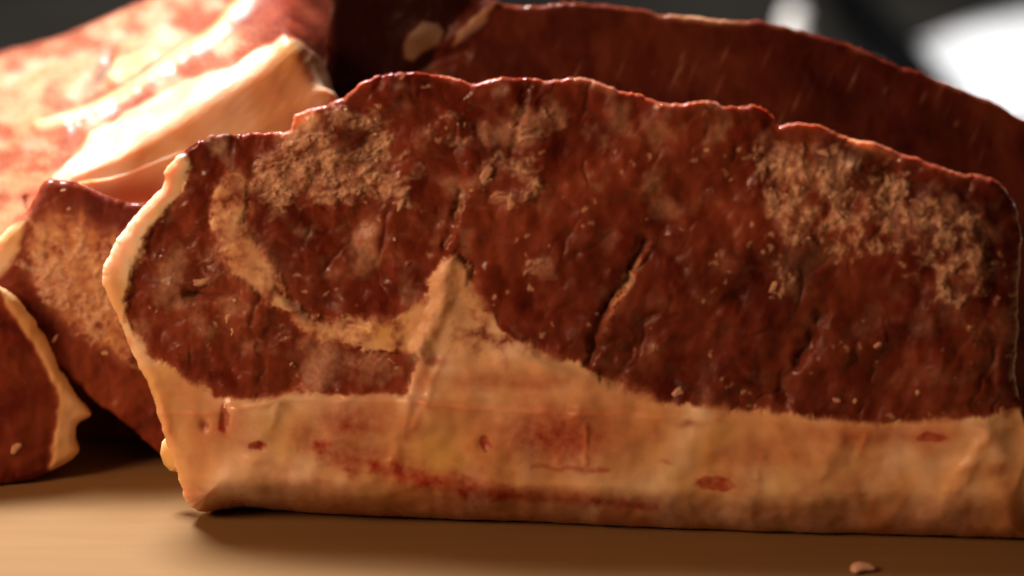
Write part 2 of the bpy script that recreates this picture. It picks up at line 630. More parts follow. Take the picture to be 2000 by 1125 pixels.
def front_masks(x, y):
    nx1 = 24 * fbm(x, y, 60, 5, 51, 0.7)
    ny1 = 24 * fbm(x, y, 60, 5, 57, 0.7)
    xx, yy = x + nx1, y + ny1
    seam, rim, cap = soft(xx, yy, SEAM, 7 + 13 * sstep(-.1, .4, fbm(x, y, 90, 2, 58))), soft(xx, yy, RIM, 8 + 14 * sstep(0, .4, fbm(x, y, 90, 2, 59))), soft(x + nx1 * .5, y + ny1 * .5, CAP, 7)
    lean2 = soft(xx, yy, LEAN2, 8)
    fat = np.maximum(np.maximum(seam, rim), cap)
    fat = fat * (1 - 0.9 * lean2 * (1 - np.maximum(rim, cap)))
    return fat, seam, rim, cap


_F = {}


def front_fields(x, y, sd):
    if 'fat' in _F and len(_F['x']) == len(x):
        return _F
    fat, seam, rim, cap = front_masks(x, y)
    dens = front_flake_density(x, y)
    # crust: smeared streaks on the left, wormy crumbs on the right, thresholded against the local density
    wx, wy = x + 14 * fbm(x, y, 40, 3, 3), y + 14 * fbm(x, y, 40, 3, 5)
    a = math.radians(-14)
    u, v = wx * math.cos(a) + wy * math.sin(a), -wx * math.sin(a) + wy * math.cos(a)
    streak = fbm(u * 0.6, v * 1.3, 34, 5, 61, 0.62)
    lump = fbm(wx * 1.05, wy * 0.95, 30, 5, 65, 0.6)
    k = sstep(1050, 1350, x)
    rid = 0.5 + 0.95 * ((1 - k) * streak + k * lump)
    big = fbm(x, y, 75, 3, 67)
    cl = 0.7 * rid + 0.3 * (0.5 + big)
    crust = sstep(-0.06, 0.46, cl - (1.0 - dens * (0.74 - 0.07 * k))) * (dens > 0.02)
    f1 = 0.62 - 0.55 * np.clip(rid, 0, 1)
    gap = fbm(u * 0.4, v * 2.3, 20, 3, 69) * (1 - k)
    crust *= (1 - cap)
    # rare small specks all over the lean
    sp, _ = cells(x + 14 * fbm(x, y, 22, 3, 12), y + 14 * fbm(x, y, 22, 3, 14), 34, 11)
    speck = sstep(0.17, 0.08, sp) * (fbm(x, y, 90, 2, 71) > 0.22) * np.clip(1 - 1.4 * fat, 0, 1)
    crust0 = crust
    crust = np.maximum(crust, 0.7 * speck)
    _F.update(x=x, fat=fat, seam=seam, rim=rim, cap=cap, dens=dens, crust=crust, crust0=crust0, f1=f1, gap=gap)
    return _F


def front_depth(x, y, sd):
    F = front_fields(x, y, sd)
    # rounded edges: sharp top, broad at the bottom and on the left
    r = 8 + 5 * fbm(x, y, 70, 3, 170) + 150 * sstep(800, 1010, y) * sstep(300, 460, x) + 18 * sstep(420, 260, x) * sstep(1000, 800, y) + 20 * sstep(1900, 1990, x) * sstep(860, 780, y)
    yb = np.interp(x, [360, 500, 700, 1000, 1300, 1600, 1900, 2020], [1012, 1030, 1044, 1058, 1074, 1086, 1090, 1088])
    wb = sstep(400, 520, x) * sstep(2030, 1960, x) * sstep(780, 880, y)
    se = sd * (1 - wb) + np.maximum(yb - y, 0) * wb
    t = np.clip(1 - se / r, 0, 1)
    d = r * (0.85 + 0.40 * sstep(850, 1000, y)) * (1 - np.sqrt(np.maximum(1 - t * t, 0)))
    d = d + 26 * sstep(1860, 2010, x) ** 2 * 1.4 * sstep(900, 780, y)
    fat, cap, crust = F['fat'], F['cap'], F['crust0'] + 0.2 * F['crust']
    lean = 1 - fat
    # large undulation
    d -= 16 * fbm(x, y, 260, 3, 81)
    # muscle bundles: bumpy, with grain leaning along the cut
    a = math.radians(-58)
    u, v = x * math.cos(a) + y * math.sin(a), -x * math.sin(a) + y * math.cos(a)
    mixr = sstep(850, 1150, x)
    fib = (1 - mixr) * fbm(x * 1.2, y * 0.9, 48, 3, 91) + mixr * fbm(u * 0.6, v * 1.5, 48, 3, 95)
    d -= lean * (2.2 * fib + 17 * fbm(x, y, 105, 3, 99, 0.42) + 0.5 * fbm(x, y, 12, 2, 33))
    # bundles of muscle parted by fine creases, long with the grain
    bx, by = x + 55 * fbm(x, y, 120, 3, 171), y + 55 * fbm(x, y, 120, 3, 175)
    bu, bv = bx * math.cos(a) + by * math.sin(a), -bx * math.sin(a) + by * math.cos(a)
    qa, ga = cells(bx * 1.3, by * 0.72, 105, 21)
    qb, gb_ = cells(bu * 0.62, bv * 1.35, 105, 22)
    q2, g2 = cells(bx * 1.15, by * 0.8, 50, 23)
    cre = (1 - mixr) * np.exp(-(ga / 0.10) ** 2) + mixr * np.exp(-(gb_ / 0.10) ** 2)
    cre = cre * sstep(-0.1, 0.4, fbm(x, y, 110, 3, 177))
    d += lean * (3.0 * cre - 8 * (0.5 - ((1 - mixr) * qa + mixr * qb)) - 1.5 * (0.5 - q2)) * (1 - 0.5 * crust)
    d -= lean * (3.5 * fbm(x, y, 52, 2, 179) + 1.0 * sstep(1100, 800, x) * fbm(x * 1.0, y * 0.9, 17, 2, 181))
    _F['crease'] = lean * cre
    # crust stands proud and is ragged
    d -= crust * (1.0 + 12 * np.clip(0.45 - F['f1'], 0, 1) + 3.0 * fbm(x, y, 15, 3, 103) + 5 * F['gap'])
    d += F['dens'] * lean * (3 * fbm(x, y, 20, 4, 107))
    # fat: smooth with gentle ripples, steps between its layers
    d -= fat * (5 + 9 * fbm(x, y, 120, 3, 111) + 0.7 * fbm(x, y, 34, 2, 115))
    d -= cap * (1.6 * fbm(x * 1.1, y * 0.6, 70, 2, 119) + 4 * fbm(x * 1.1, y * .9, 120, 2, 120))
    step = [(300, 800), (420, 800), (540, 776), (700, 776), (830, 782), (1000, 796), (1150, 800), (1300, 806), (1500, 812), (1980, 830)]
    yl = np.interp(x, [p[0] for p in step], [p[1] for p in step]) + 5 * fbm(x, y, 50, 2, 121)
    d -= 7 * sstep(-8, 8, y - yl) * (1 - sstep(0, 110, y - yl)) * cap
    # ridges of fat strands pulled down across the cap
    for pts, w, h in (([(830, 700), (800, 770), (782, 850), (770, 900)], 9, 8), ([(862, 700), (835, 770), (812, 830)], 7, 6),
                      ([(1130, 800), (1112, 850), (1090, 905)], 7, 6), ([(1146, 830), (1144, 900)], 5, 7), ([(1640, 850), (1600, 930)], 12, 5),
                      ([(1925, 850), (1895, 900), (1858, 950)], 12, 12), ([(1690, 850), (1675, 890)], 7, 5), ([(1490, 890), (1480, 930)], 7, 4),
                      ([(872, 520), (868, 570), (846, 630), (812, 686)], 13, 24), ([(905, 400), (893, 450), (880, 500)], 9, 14), ([(800, 640), (780, 660)], 12, 8), ([(470, 800), (530, 780), (560, 790)], 10, 5),
                      ([(300, 735), (318, 800), (325, 850)], 12, 8), ([(545, 790), (530, 830)], 7, 4),
                      ([(365, 548), (420, 540)], 12, 10), ([(1005, 380), (1000, 410)], 10, 8), ([(955, 330), (928, 368)], 10, 11)):
        d -= 0.62 * h * line(x + 7 * fbm(x, y, 36, 3, 129), y + 6 * fbm(x, y, 40, 3, 130), pts, w * 1.35) * (0.75 + 0.8 * fbm(x, y, 45, 2, 128))
    for pts, w, h in CREASES:
        d += h * line(x + 15 * fbm(x, y, 42, 4, 131, 0.6), y, pts, w) * (0.8 + 0.9 * fbm(x, y, 60, 2, 127))
    d -= 4 * np.exp(-((y - yl) / 9.0) ** 2) * cap * sstep(1500, 1000, x)
    # pits in the fat
    for cx, cy, rx, ry in ((440, 818, 9, 24), (505, 871, 14, 7), (945, 866, 12, 15), (400, 830, 9, 12)):
        d += 8 * spot(x, y, cx, cy, rx, ry)
    d -= 14 * spot(x, y, 1935, 860, 45, 55) + 6 * spot(x, y, 500, 895, 30, 10, 8)
    return d


def front_attrs(x, y, sd):
    F = front_fields(x, y, sd)
    A = empty_attrs(x)
    fat = F['fat'].copy()
    # thin pale membrane along parts of the top edge
    top = sstep(16, 3, sd) * (y < 420) * sstep(0.0, 0.25, fbm(x, y, 120, 3, 141) + 0.1 * (x > 1150))
    fat = np.maximum(fat, 0.15 * top * (x > 560))
    fat = np.maximum(fat, 0.9 * spot(x + 8 * fbm(x, y, 20, 2, 142), y, 598, 236, 34, 20, -20))
    fat = np.maximum(fat, 0.7 * spot(x, y, 1690, 282, 60, 12, 20))
    fat = np.maximum(fat, 0.6 * spot(x + 12 * fbm(x, y, 30, 3, 144), y, 1218, 560, 13, 78, 26) * (fbm(x, y, 14, 3, 143) > -.25))
    mott = np.clip(0.86 - 0.22 * sstep(760, 640, x) - 0.15 * sstep(440, 380, y) + 1.3 * fbm(x, y, 40, 4, 149, 0.6), 0.2, 1) + 0.6 * line(x, y, [(868, 540), (860, 600), (830, 670)], 30) + 0.25 * spot(x, y, 500, 510, 40, 50, 30)
    only = F['seam'] * (1 - F['cap']) * (1 - F['rim']) * sstep(730, 660, y)
    fat = fat * (1 - only + only * np.clip(mott, 0, 1))
    A['fat'] = np.clip(fat - 0.25 * (1 - F['cap']) * sstep(0.05, 0.5, fbm(x, y, 40, 4, 145)) * (F['seam'] > .3) * (y < 690), 0, 1)
    plc = 1 - 0.6 * sstep(950, 1150, x) * sstep(330, 480, y)
    smear = 0.36 * plc * sstep(0.08, 0.5, fbm(x, y, 95, 4, 148, 0.5) + 0.22 * F['dens']) * (1 - F['cap']) * (1 - F['rim'])
    white = 0.75 * line(x + 8 * fbm(x, y, 30, 3, 146), y, [(874, 545), (866, 590), (842, 640), (815, 690)], 17) + 0.45 * spot(x, y, 505, 520, 34, 46, -35)
    A['flake'] = np.clip(np.maximum(np.maximum(F['crust'] * 1.0, white) * (0.8 + 0.4 * fbm(x, y, 12, 2, 147)), smear), 0, 1)
    red = np.zeros(len(x))
    wx, wy = x + 16 * fbm(x, y, 50, 4, 151), y + 12 * fbm(x, y, 40, 4, 153)
    wx2, wy2 = x + 46 * fbm(x, y, 70, 4, 158, 0.6), y + 34 * fbm(x, y, 60, 4, 159, 0.65)
    red = np.maximum(red, (0.95 + 0.5 * fbm(x, y, 40, 3, 160)) * line(wx2, wy2, [(630, 880), (700, 900), (760, 916), (850, 946), (940, 960), (1010, 966)], 26))
    red = np.maximum(red, 0.65 * line(wx, wy, [(590, 850), (660, 870), (740, 890)], 34))
    red = np.maximum(red, 0.85 * line(wx, wy, [(940, 968), (1100, 976), (1280, 992)], 22))
    red = np.maximum(red, 1.0 * spot(wx, wy, 1090, 852, 140, 66))
    red = np.maximum(red, 0.8 * line(wx, wy, [(1040, 912), (1180, 916)], 8))
    red = np.maximum(red, 0.9 * spot(wx, wy, 690, 825, 85, 45))
    red = np.maximum(red, 0.6 * spot(wx, wy, 1000, 745, 150, 22))
    red = np.maximum(red, 0.55 * spot(wx, wy, 1720, 850, 190, 26))
    red = np.maximum(red, 0.5 * spot(wx, wy, 1500, 890, 120, 30))
    red = np.maximum(red, 0.55 * spot(wx, wy, 440, 830, 60, 40))
    red = np.maximum(red, 0.45 * spot(wx, wy, 560, 960, 120, 30))
    red = np.maximum(red, 0.45 * spot(wx, wy, 860, 1000, 320, 34))
    red = np.maximum(red, 0.35 * spot(wx, wy, 1600, 1010, 420, 26))
    red = np.maximum(red, 0.9 * spot(wx, wy, 845, 700, 26, 16))
    red = np.maximum(red, 0.5 * line(wx, wy, [(840, 700), (820, 760), (800, 850)], 16))
    for cx, cy, rx, ry, v in ((440, 818, 9, 24, 1), (400, 830, 10, 13, .8), (505, 871, 14, 8, 1), (585, 874, 8, 7, .7), (945, 866, 12, 15, 1),
                              (1400, 946, 36, 12, .95), (1820, 853, 26, 9, 1), (1760, 850, 60, 14, .55), (990, 722, 9, 26, .45), (1350, 826, 18, 7, .7),
                              (1040, 740, 24, 8, .3), (945, 760, 22, 8, .5), (1640, 840, 110, 16, .4), (1680, 968, 14, 6, .6), (1950, 915, 20, 8, .5),
                              (1610, 880, 26, 10, .35), (250, 672, 8, 8, .6), (270, 610, 18, 26, .4), (1300, 900, 14, 5, .5), (700, 975, 40, 7, .5)):
        red = np.maximum(red, v * sstep(0.25, 0.6, spot(wx, wy, cx, cy, rx * 1.3, ry * 1.3)) if v > .85 else v * spot(wx, wy, cx, cy, rx * 1.2, ry * 1.2))
    red = np.maximum(red, 0.40 * F['cap'] * sstep(0.0, 0.5, fbm(x, y, 110, 4, 155)))
    red = np.maximum(red, 0.40 * F['cap'] * sstep(940, 1010, y))  # cap reddened towards its foot, shade of the underside put into the colour
    A['red'] = np.clip(0.86 * red * (1.0 + 0.45 * fbm(x, y, 18, 3, 157)), 0, 1) * np.clip(fat * 1.3, 0, 1)
    yel = 0.5 * spot(x, y, 290, 740, 60, 60) + 0.55 * spot(x, y, 870, 890, 120, 40) + 0.5 * spot(x, y, 600, 850, 90, 50) \
        + 0.35 * spot(x, y, 1250, 880, 500, 70) + 0.4 * spot(x, y, 1500, 960, 420, 40) + 0.3 * sstep(0, 0.4, fbm(x, y, 100, 3, 161)) \
        + 0.4 * spot(x, y, 740, 650, 90, 22, 8) + 0.8 * spot(x, y, 1210, 565, 14, 80, 26)
    A['yellow'] = np.clip(yel, 0, 1)
    dk = np.zeros(len(x))
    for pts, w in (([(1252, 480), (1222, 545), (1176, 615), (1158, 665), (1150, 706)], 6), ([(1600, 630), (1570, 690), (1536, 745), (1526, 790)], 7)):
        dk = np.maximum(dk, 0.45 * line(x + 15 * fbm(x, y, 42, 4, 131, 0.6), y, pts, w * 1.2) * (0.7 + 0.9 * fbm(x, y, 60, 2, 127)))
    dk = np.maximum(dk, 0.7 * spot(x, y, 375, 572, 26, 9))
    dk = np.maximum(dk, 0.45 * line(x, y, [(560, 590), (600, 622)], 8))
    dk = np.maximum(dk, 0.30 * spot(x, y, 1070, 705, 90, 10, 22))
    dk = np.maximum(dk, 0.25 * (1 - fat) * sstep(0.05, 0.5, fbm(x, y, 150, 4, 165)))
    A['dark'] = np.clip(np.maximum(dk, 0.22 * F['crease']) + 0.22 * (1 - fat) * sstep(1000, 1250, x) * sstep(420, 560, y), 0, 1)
    A['glaze'] = np.clip(0.5 * F['cap'] * sstep(0.0, 0.4, fbm(x, y, 80, 3, 169)) + 0.85 * sstep(0.10, 0.45, fbm(x, y, 60, 4, 167, 0.6) + 0.1 * (x < 1000)) * (1 - A['flake']) + 0.7 * line(x, y, [(905, 390), (888, 440), (872, 500)], 9) + 0.8 * spot(x, y, 905, 195, 14, 22) + 0.6 * spot(x, y, 955, 250, 30, 50) + 1.5 * sstep(16, 5, sd) * (y < 430) * sstep(-0.15, 0.2, fbm(x, y, 45, 3, 168)), 0, 1)
    return A


def front_region(x, y):
    fat, seam, rim, cap = front_masks(x, y)
    r = np.zeros(len(x), int)                                   # 0 eye muscle
    r[(fat <= 0.5) & inside(x, y, np.array([(180, 250), (436, 250), (438, 345), (420, 470), (505, 566), (605, 655), (700, 684), (815, 690), (815, 800), (150, 800)], float))] = 1
    f = fat > 0.5
    r[f] = 3
    r[f & (cap > 0.5)] = 2
    r[f & (rim > 0.5) & (y < 745)] = 4
    r[f & (x > 1000)] = 2
    return r


A0, B0 = on_ground(380, 1012), on_ground(2000, 1062)
d0 = B0 - A0
LEAN_BACK = math.radians(6)
hn = np.array([d0[1], -d0[0], 0])
hn /= np.linalg.norm(hn)
front_n = hn * math.cos(LEAN_BACK) + np.array([0, 0, math.sin(LEAN_BACK)])
front_p0 = (A0 + B0) / 2 + hn * 0.008
root = thing('beef_steak', tuple((A0 + B0) / 2 + np.array([0, 0.02, 0])),
             'large raw beef steak standing on edge, crusted red face, thick fat cap on the board', 'steak', 'raw steaks standing on edge')


def front_wall(k, w, x, y, t, wg):
    if k == 'glaze':
        return np.maximum(w, 0.9 * sstep(480, 400, y))
    if k == 'flake':
        return w * 0.2
    return w


FR = slab(root, front_outline, front_p0, front_n, 2.3, 0.034, front_depth, front_attrs, front_region,
          ['lean_muscle', 'lean_muscle', 'fat_cap', 'fat_seam', 'fat_rim'], inset=0.42, seed=1, wall_fn=front_wall)
FR['objs']['lean_muscle0']['label'] = 'large dark red eye muscle with tan crust'
FR['objs']['lean_muscle1']['label'] = 'small dark red muscle enclosed by fat'


def face_point(D, px, py):
    """surface point of a slab's face at a photo position"""
    ny, nx = D['shape']
    i = np.clip(np.round((np.asarray(px) - D['lo'][0]) / D['cell']).astype(int), 0, nx - 1)
    j = np.clip(np.round((np.asarray(py) - D['lo'][1]) / D['cell']).astype(int), 0, ny - 1)
    return D['V'][j * nx + i], j * nx + i


_bm = bmesh.new()
bmesh.ops.create_icosphere(_bm, subdivisions=2, radius=1)
ICO_V = np.array([v.co[:] for v in _bm.verts])
ICO_F = np.array([[v.index for v in f.verts] for f in _bm.faces])
_bm.free()
_bm = bmesh.new()
bmesh.ops.create_icosphere(_bm, subdivisions=1, radius=1)
ICO1_V = np.array([v.co[:] for v in _bm.verts])
ICO1_F = np.array([[v.index for v in f.verts] for f in _bm.faces])
_bm.free()


def blob(base, rng, rx, ry, rz, ang, jag=0.28):
    k = np.zeros((len(base), 1))
    for _ in range(5):
        w = rng.normal(0, 1.9, 3)
        k += np.sin(base @ w + rng.uniform(0, 6.28))[:, None]
    v = base * (1 + jag * 0.55 * k + 0.25 * jag * rng.uniform(-1, 1, (len(base), 1)))
    v = v * np.array([rx, ry, rz])
    v[:, 1] += 0.35 * ry * np.sin(v[:, 0] / rx * 2.2 + rng.uniform(0, 6.28))
    c, s = math.cos(ang), math.sin(ang)
    return np.stack([v[:, 0] * c - v[:, 1] * s, v[:, 0] * s + v[:, 1] * c, v[:, 2]], -1)


def crumbs(D, root, lst, name='fat_crumb', seed=5, fatv=0.3):
    rng = np.random.RandomState(seed)
    n = D['nrm']
    up = np.array([0, 0, 1.0]) - n * n[2]
    up /= np.linalg.norm(up)
    rt = np.cross(up, n)
    for px, py, rx, ry, ang in lst:
        p, _ = face_point(D, px, py)
        v = blob(ICO_V, rng, rx * S, ry * S, min(rx, ry) * 0.28 * S, -math.radians(ang), 0.22)
        vw = p + v[:, :1] * rt + v[:, 1:2] * up + v[:, 2:] * n
        at = {k: np.zeros(len(vw)) for k in KEYS}
        at['flake'][:] = 0.62
        at['fat'][:] = fatv
        mesh_obj(name, vw, ICO_F, MEAT, root, at)


crumbs(FR, root, [(1325, 767, 12, 11, 0), (392, 549, 28, 8, -8), (445, 620, 5, 9, 10), (456, 646, 4, 10, 20), (944, 344, 32, 8, -52),
                  (1000, 392, 10, 16, 20), (1715, 672, 6, 9, 20), (1794, 764, 5, 7, 0), (1634, 781, 9, 4, 0), (1669, 783, 5, 6, 0),
                  (783, 398, 5, 13, 20), (1512, 556, 6, 20, 20), (1610, 300, 13, 6, 10)])

# yellowish lobe of fat hanging from the lower left edge
rng = np.random.RandomState(12)
v = blob(ICO_V, rng, 24 * S, 24 * S, 40 * S, 0.0, 0.10) + at_y(336, 885, front_p0[1] + 0.026)
at = {k: np.zeros(len(v)) for k in KEYS}
at['fat'][:], at['yellow'][:], at['scatter'][:] = 1, 0.9, 0.6
mesh_obj('fat_lobe', v, ICO_F, MEAT, root, at)


def flakes(D, root, dens, count, seed, smin, smax):
    rng = np.random.RandomState(seed)
    w = np.where(D['ok'], dens, 0)
    w = w / w.sum()
    pick = rng.choice(len(w), count, p=w)
    n = D['nrm']
    up = np.array([0, 0, 1.0]) - n * n[2]
    up /= np.linalg.norm(up)
    rt = np.cross(up, n)
    VV, FF = [], []
    off = 0
    for i in pick:
        k = rng.rand() ** 2.2
        rx = smin + (smax - smin) * k
        ry = rx * rng.uniform(0.3, 0.75)
        v = blob(ICO1_V, rng, rx * S, ry * S, ry * 0.5 * S, rng.uniform(0, 6.28), 0.35)
        VV.append(D['V'][i] + v[:, :1] * rt + v[:, 1:2] * up + v[:, 2:] * n)
        FF.append(ICO1_F + off)
        off += len(v)
    V = np.concatenate(VV)
    at = {k: np.zeros(len(V)) for k in KEYS}
    at['flake'][:] = np.repeat(rng.uniform(0.55, 1.0, len(pick)), len(ICO1_V))
    o = mesh_obj('crust_flakes', V, np.concatenate(FF), MEAT, root, at)
    o['kind'] = 'stuff'
    return o


flakes(FR, root, _F['crust'] * _F['dens'] ** 1.5 * (1 - _F['cap']), 420, 3, 2.0, 6)


# ------------------------------------------------------------------ simple slices behind and beside it
def generic(fat_fn, flake_d, bump=1.0, edge_r=14, dark_fn=None, red_fn=None, yel=0.3, seed=200, warp=None):
    def dep(x, y, sd):
        t = np.clip(1 - sd / edge_r, 0, 1)
        d = edge_r * 0.85 * (1 - np.sqrt(np.maximum(1 - t * t, 0)))
        fat = fat_fn(x, y, sd)
        d -= 14 * fbm(x, y, 240, 3, seed) + bump * (1 - fat) * (8 * fbm(x, y, 60, 3, seed + 4) + 2.5 * fbm(x * 1.3, y * .8, 24, 3, seed + 8))
        d -= fat * (6 + 3 * fbm(x, y, 40, 3, seed + 12))
        fl = flk(x, y)
        d -= fl * (5 + 4 * fbm(x, y, 11, 3, seed + 16))
        if warp is not None:
            d += warp(x, y, sd)
        return d

    def flk(x, y):
        dn = flake_d(x, y)
        rid = 1 - 2.2 * np.abs(fbm(x * .9 + y * .3, y * 1.2 - x * .3, 36, 4, seed + 20, .6))
        cl = 0.55 * rid + 0.45 * (0.5 + fbm(x, y, 70, 3, seed + 24))
        return sstep(0, 0.28, cl - (1.0 - dn * .62)) * (dn > 0.02) * 0.65

    def att(x, y, sd):
        A = empty_attrs(x)
        A['fat'] = fat_fn(x, y, sd)
        A['flake'] = flk(x, y)
        A['yellow'] = np.clip(yel + 0.5 * fbm(x, y, 60, 3, seed + 28), 0, 1)
        A['red'] = red_fn(x, y) if red_fn else np.clip(0.25 * sstep(0, .5, fbm(x, y, 60, 3, seed + 32)), 0, 1)
        A['dark'] = dark_fn(x, y) if dark_fn else 0 * x
        A['glaze'] = sstep(0.25, .6, fbm(x, y, 70, 3, seed + 36)) * (1 - A['flake']) + 0.8 * sstep(10, 2, sd)
        return A
    return dep, att


def plane_at(px, py, y, yaw, lean):
    p = at_y(px, py, y)
    n = np.array([math.sin(yaw) * math.cos(lean), -math.cos(yaw) * math.cos(lean), math.sin(lean)])
    return p, n


# --- steak mostly hidden behind the front one, left
o_mid = [(76, 368), (100, 350), (150, 358), (205, 382), (262, 398), (330, 396), (420, 400), (620, 420), (760, 520), (760, 900), (600, 960), (420, 950),
         (330, 905), (255, 838), (195, 796), (160, 762), (100, 704), (40, 632), (-8, 566), (-24, 505), (0, 462), (22, 438), (54, 410)]
o_mid = rough(smooth_line(o_mid, 6), 7, 40, 21)


def mid_fat(x, y, sd):
    a = soft(x + 9 * fbm(x, y, 30, 3, 300), y, np.array([(-80, 420), (20, 440), (52, 430), (40, 490), (0, 540), (-20, 570), (-90, 600)], float), 10)
    b = np.clip(0.6 + 0.9 * fbm(x, y, 36, 4, 302, 0.6), 0.1, 1) * soft(x + 40 * fbm(x, y, 60, 4, 301, 0.6), y + 22 * fbm(x, y, 50, 3, 305), np.array([(50, 425), (150, 420), (230, 470), (300, 600), (250, 700), (150, 640), (60, 540)], float), 36)
    return np.maximum(a, b)


dep, att = generic(mid_fat, lambda x, y: 0.85 * soft(x + 20 * fbm(x, y, 50, 3, 310), y + 20 * fbm(x, y, 50, 3, 311), np.array(
    [(60, 450), (180, 420), (300, 520), (300, 720), (190, 690), (90, 600), (30, 520)], float), 40), 1.2, 22, seed=320)
p, n = plane_at(200, 600, 0.040, 0.10, 0.12)
root2 = thing('beef_steak', (p[0], 0.05, 0), 'raw steak half hidden behind the large crusted steak, pale tan smear on its face', 'steak', 'raw steaks standing on edge')
MID = slab(root2, o_mid, p, n, 3.6, 0.020, dep, att, lambda x, y: (mid_fat(x, y, x * 0) > 0.6).astype(int), ['lean_muscle', 'fat_rim'], seed=4)
crumbs(MID, root2, [(125, 372, 7, 3, -25), (134, 408, 7, 3, -25), (205, 690, 12, 6, 30)], seed=8)

# --- small piece in front of it, at the left edge
o_sm = [(-160, 590), (-80, 560), (0, 562), (42, 590), (88, 652), (118, 715), (148, 768), (172, 798), (180, 816), (160, 832), (151, 856), (161, 882), (150, 899),
        (122, 913), (96, 926), (40, 944), (-40, 958), (-160, 962)]
o_sm = rough(smooth_line(o_sm, 6), 8, 36, 31)


def sm_fat(x, y, sd):
    w = x + 9 * fbm(x, y, 34, 3, 400)
    edge = np.interp(y, [540, 590, 640, 700, 760, 800, 850, 930], [-10, 8, 45, 82, 110, 116, 110, 96])
    return sstep(-8, 9, w - edge)


dep, att = generic(sm_fat, lambda x, y: 0.25 * soft(x, y, np.array([(-20, 820), (60, 820), (60, 900), (-20, 900)], float), 20), 0.8, 20, yel=0.5, seed=420,
                   warp=lambda x, y, sd: 26 * sstep(20, 190, x))
p, n = plane_at(40, 948, on_ground(40, 950)[1], 0.25, 0.16)
root3 = thing('beef_piece', (p[0], p[1] + 0.008, 0), 'small smooth red meat piece with ragged tan fat edge, beside the large crusted steak', 'meat')
SM = slab(root3, o_sm, p, n, 3.6, 0.020, dep, att, lambda x, y: (sm_fat(x, y, 0) > 0.5).astype(int), ['lean_muscle', 'fat_rim'], seed=6, inset=0.3)
crumbs(SM, root3, [(30, 876, 12, 7, -40), (112, 662, 10, 4, -40)], seed=9)

# --- dark steak at the back
o_bk = [(640, 420), (632, 200), (640, 0), (680, -70), (800, -90), (880, -70), (935, -25), (985, 8), (1050, 12), (1100, 6), (1150, 8), (1205, 12), (1255, 18), (1300, 29),
        (1350, 30), (1400, 38), (1470, 40), (1520, 48), (1570, 62), (1620, 76), (1680, 92), (1735, 122), (1790, 138), (1840, 160), (1900, 182),
        (1950, 205), (2010, 240), (2080, 290), (2130, 360), (2150, 460), (2150, 640), (2100, 780), (1900, 850), (1200, 860), (800, 850), (700, 600)]
o_bk = rough(smooth_line(o_bk, 6), 7, 34, 41)
STRIP = [(968, 6), (930, 30), (895, 62), (885, 92), (905, 80), (945, 48)]
LUMP = [(796, 66), (826, 40), (858, 46), (870, 62), (856, 90), (826, 104), (806, 122), (788, 116), (786, 88)]


def bk_fat(x, y, sd):
    a = sstep(18, 4, sd) * (y < 330) * np.clip(spot(x, y, 1370, 36, 70, 40) + 0.1 * (fbm(x, y, 70, 3, 501) > 0.12) * (x > 1000), 0, 1)
    b = soft(x + 6 * fbm(x, y, 20, 2, 503), y, np.array(STRIP, float), 7)
    c = soft(x, y, np.array(LUMP, float), 6)
    return np.maximum(np.maximum(a, b * .9), c)


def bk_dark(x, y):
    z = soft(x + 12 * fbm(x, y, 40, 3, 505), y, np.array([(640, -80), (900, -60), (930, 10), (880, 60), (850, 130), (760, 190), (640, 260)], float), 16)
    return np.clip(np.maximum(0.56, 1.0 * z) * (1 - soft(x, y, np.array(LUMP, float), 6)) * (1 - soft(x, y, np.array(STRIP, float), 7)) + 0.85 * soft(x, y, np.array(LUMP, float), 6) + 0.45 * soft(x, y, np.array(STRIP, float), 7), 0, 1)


def bk_warp(x, y, sd):
    d = 40 * sstep(900, 720, x)
    d -= 8 * spot(x, y, 825, 80, 36, 34) + 9 * line(x, y, [(960, 8), (900, 60), (872, 84)], 14)
    d += 14 * line(x, y, [(905, 100), (850, 120), (760, 180)], 16)
    return d


dep, att0 = generic(bk_fat, lambda x, y: 0.0 * x, 0.55, 14, dark_fn=bk_dark, seed=520, warp=bk_warp)
GLEAM = np.random.RandomState(77).uniform((1080, 70), (2000, 320), (60, 2))  # places of small glints, painted into the colour as thin pale streaks


def att(x, y, sd):
    A = att0(x, y, sd)
    for k, (px, py) in enumerate(GLEAM):
        A['flake'] = np.maximum(A['flake'], (0.10 + 0.3 * (k % 3) / 2) * spot(x, y, px, py, 2.2, 7 + 6 * (k % 4), 24))
    A['dark'] = A['dark'] * (1 - np.clip(A['flake'], 0, 1))
    return A



p, n = plane_at(1300, 200, 0.078, -0.02, 0.12)
root4 = thing('beef_steak', (p[0], p[1] + 0.01, 0), 'dark red smooth raw steak standing behind the large crusted steak', 'steak', 'raw steaks standing on edge')


def bk_reg(x, y):
    r = np.zeros(len(x), int)
    r[bk_dark(x, y) > 0.45] = 1
    r[soft(x, y, np.array(LUMP, float), 6) > .5] = 2
    r[soft(x + 6 * fbm(x, y, 20, 2, 503), y, np.array(STRIP, float), 7) > .5] = 3
    return r


BK = slab(root4, o_bk, p, n, 3.4, 0.030, dep, att, bk_reg, ['lean_muscle', 'membrane', 'fat_lump', 'fat_strip'], inset=0.42, seed=7)


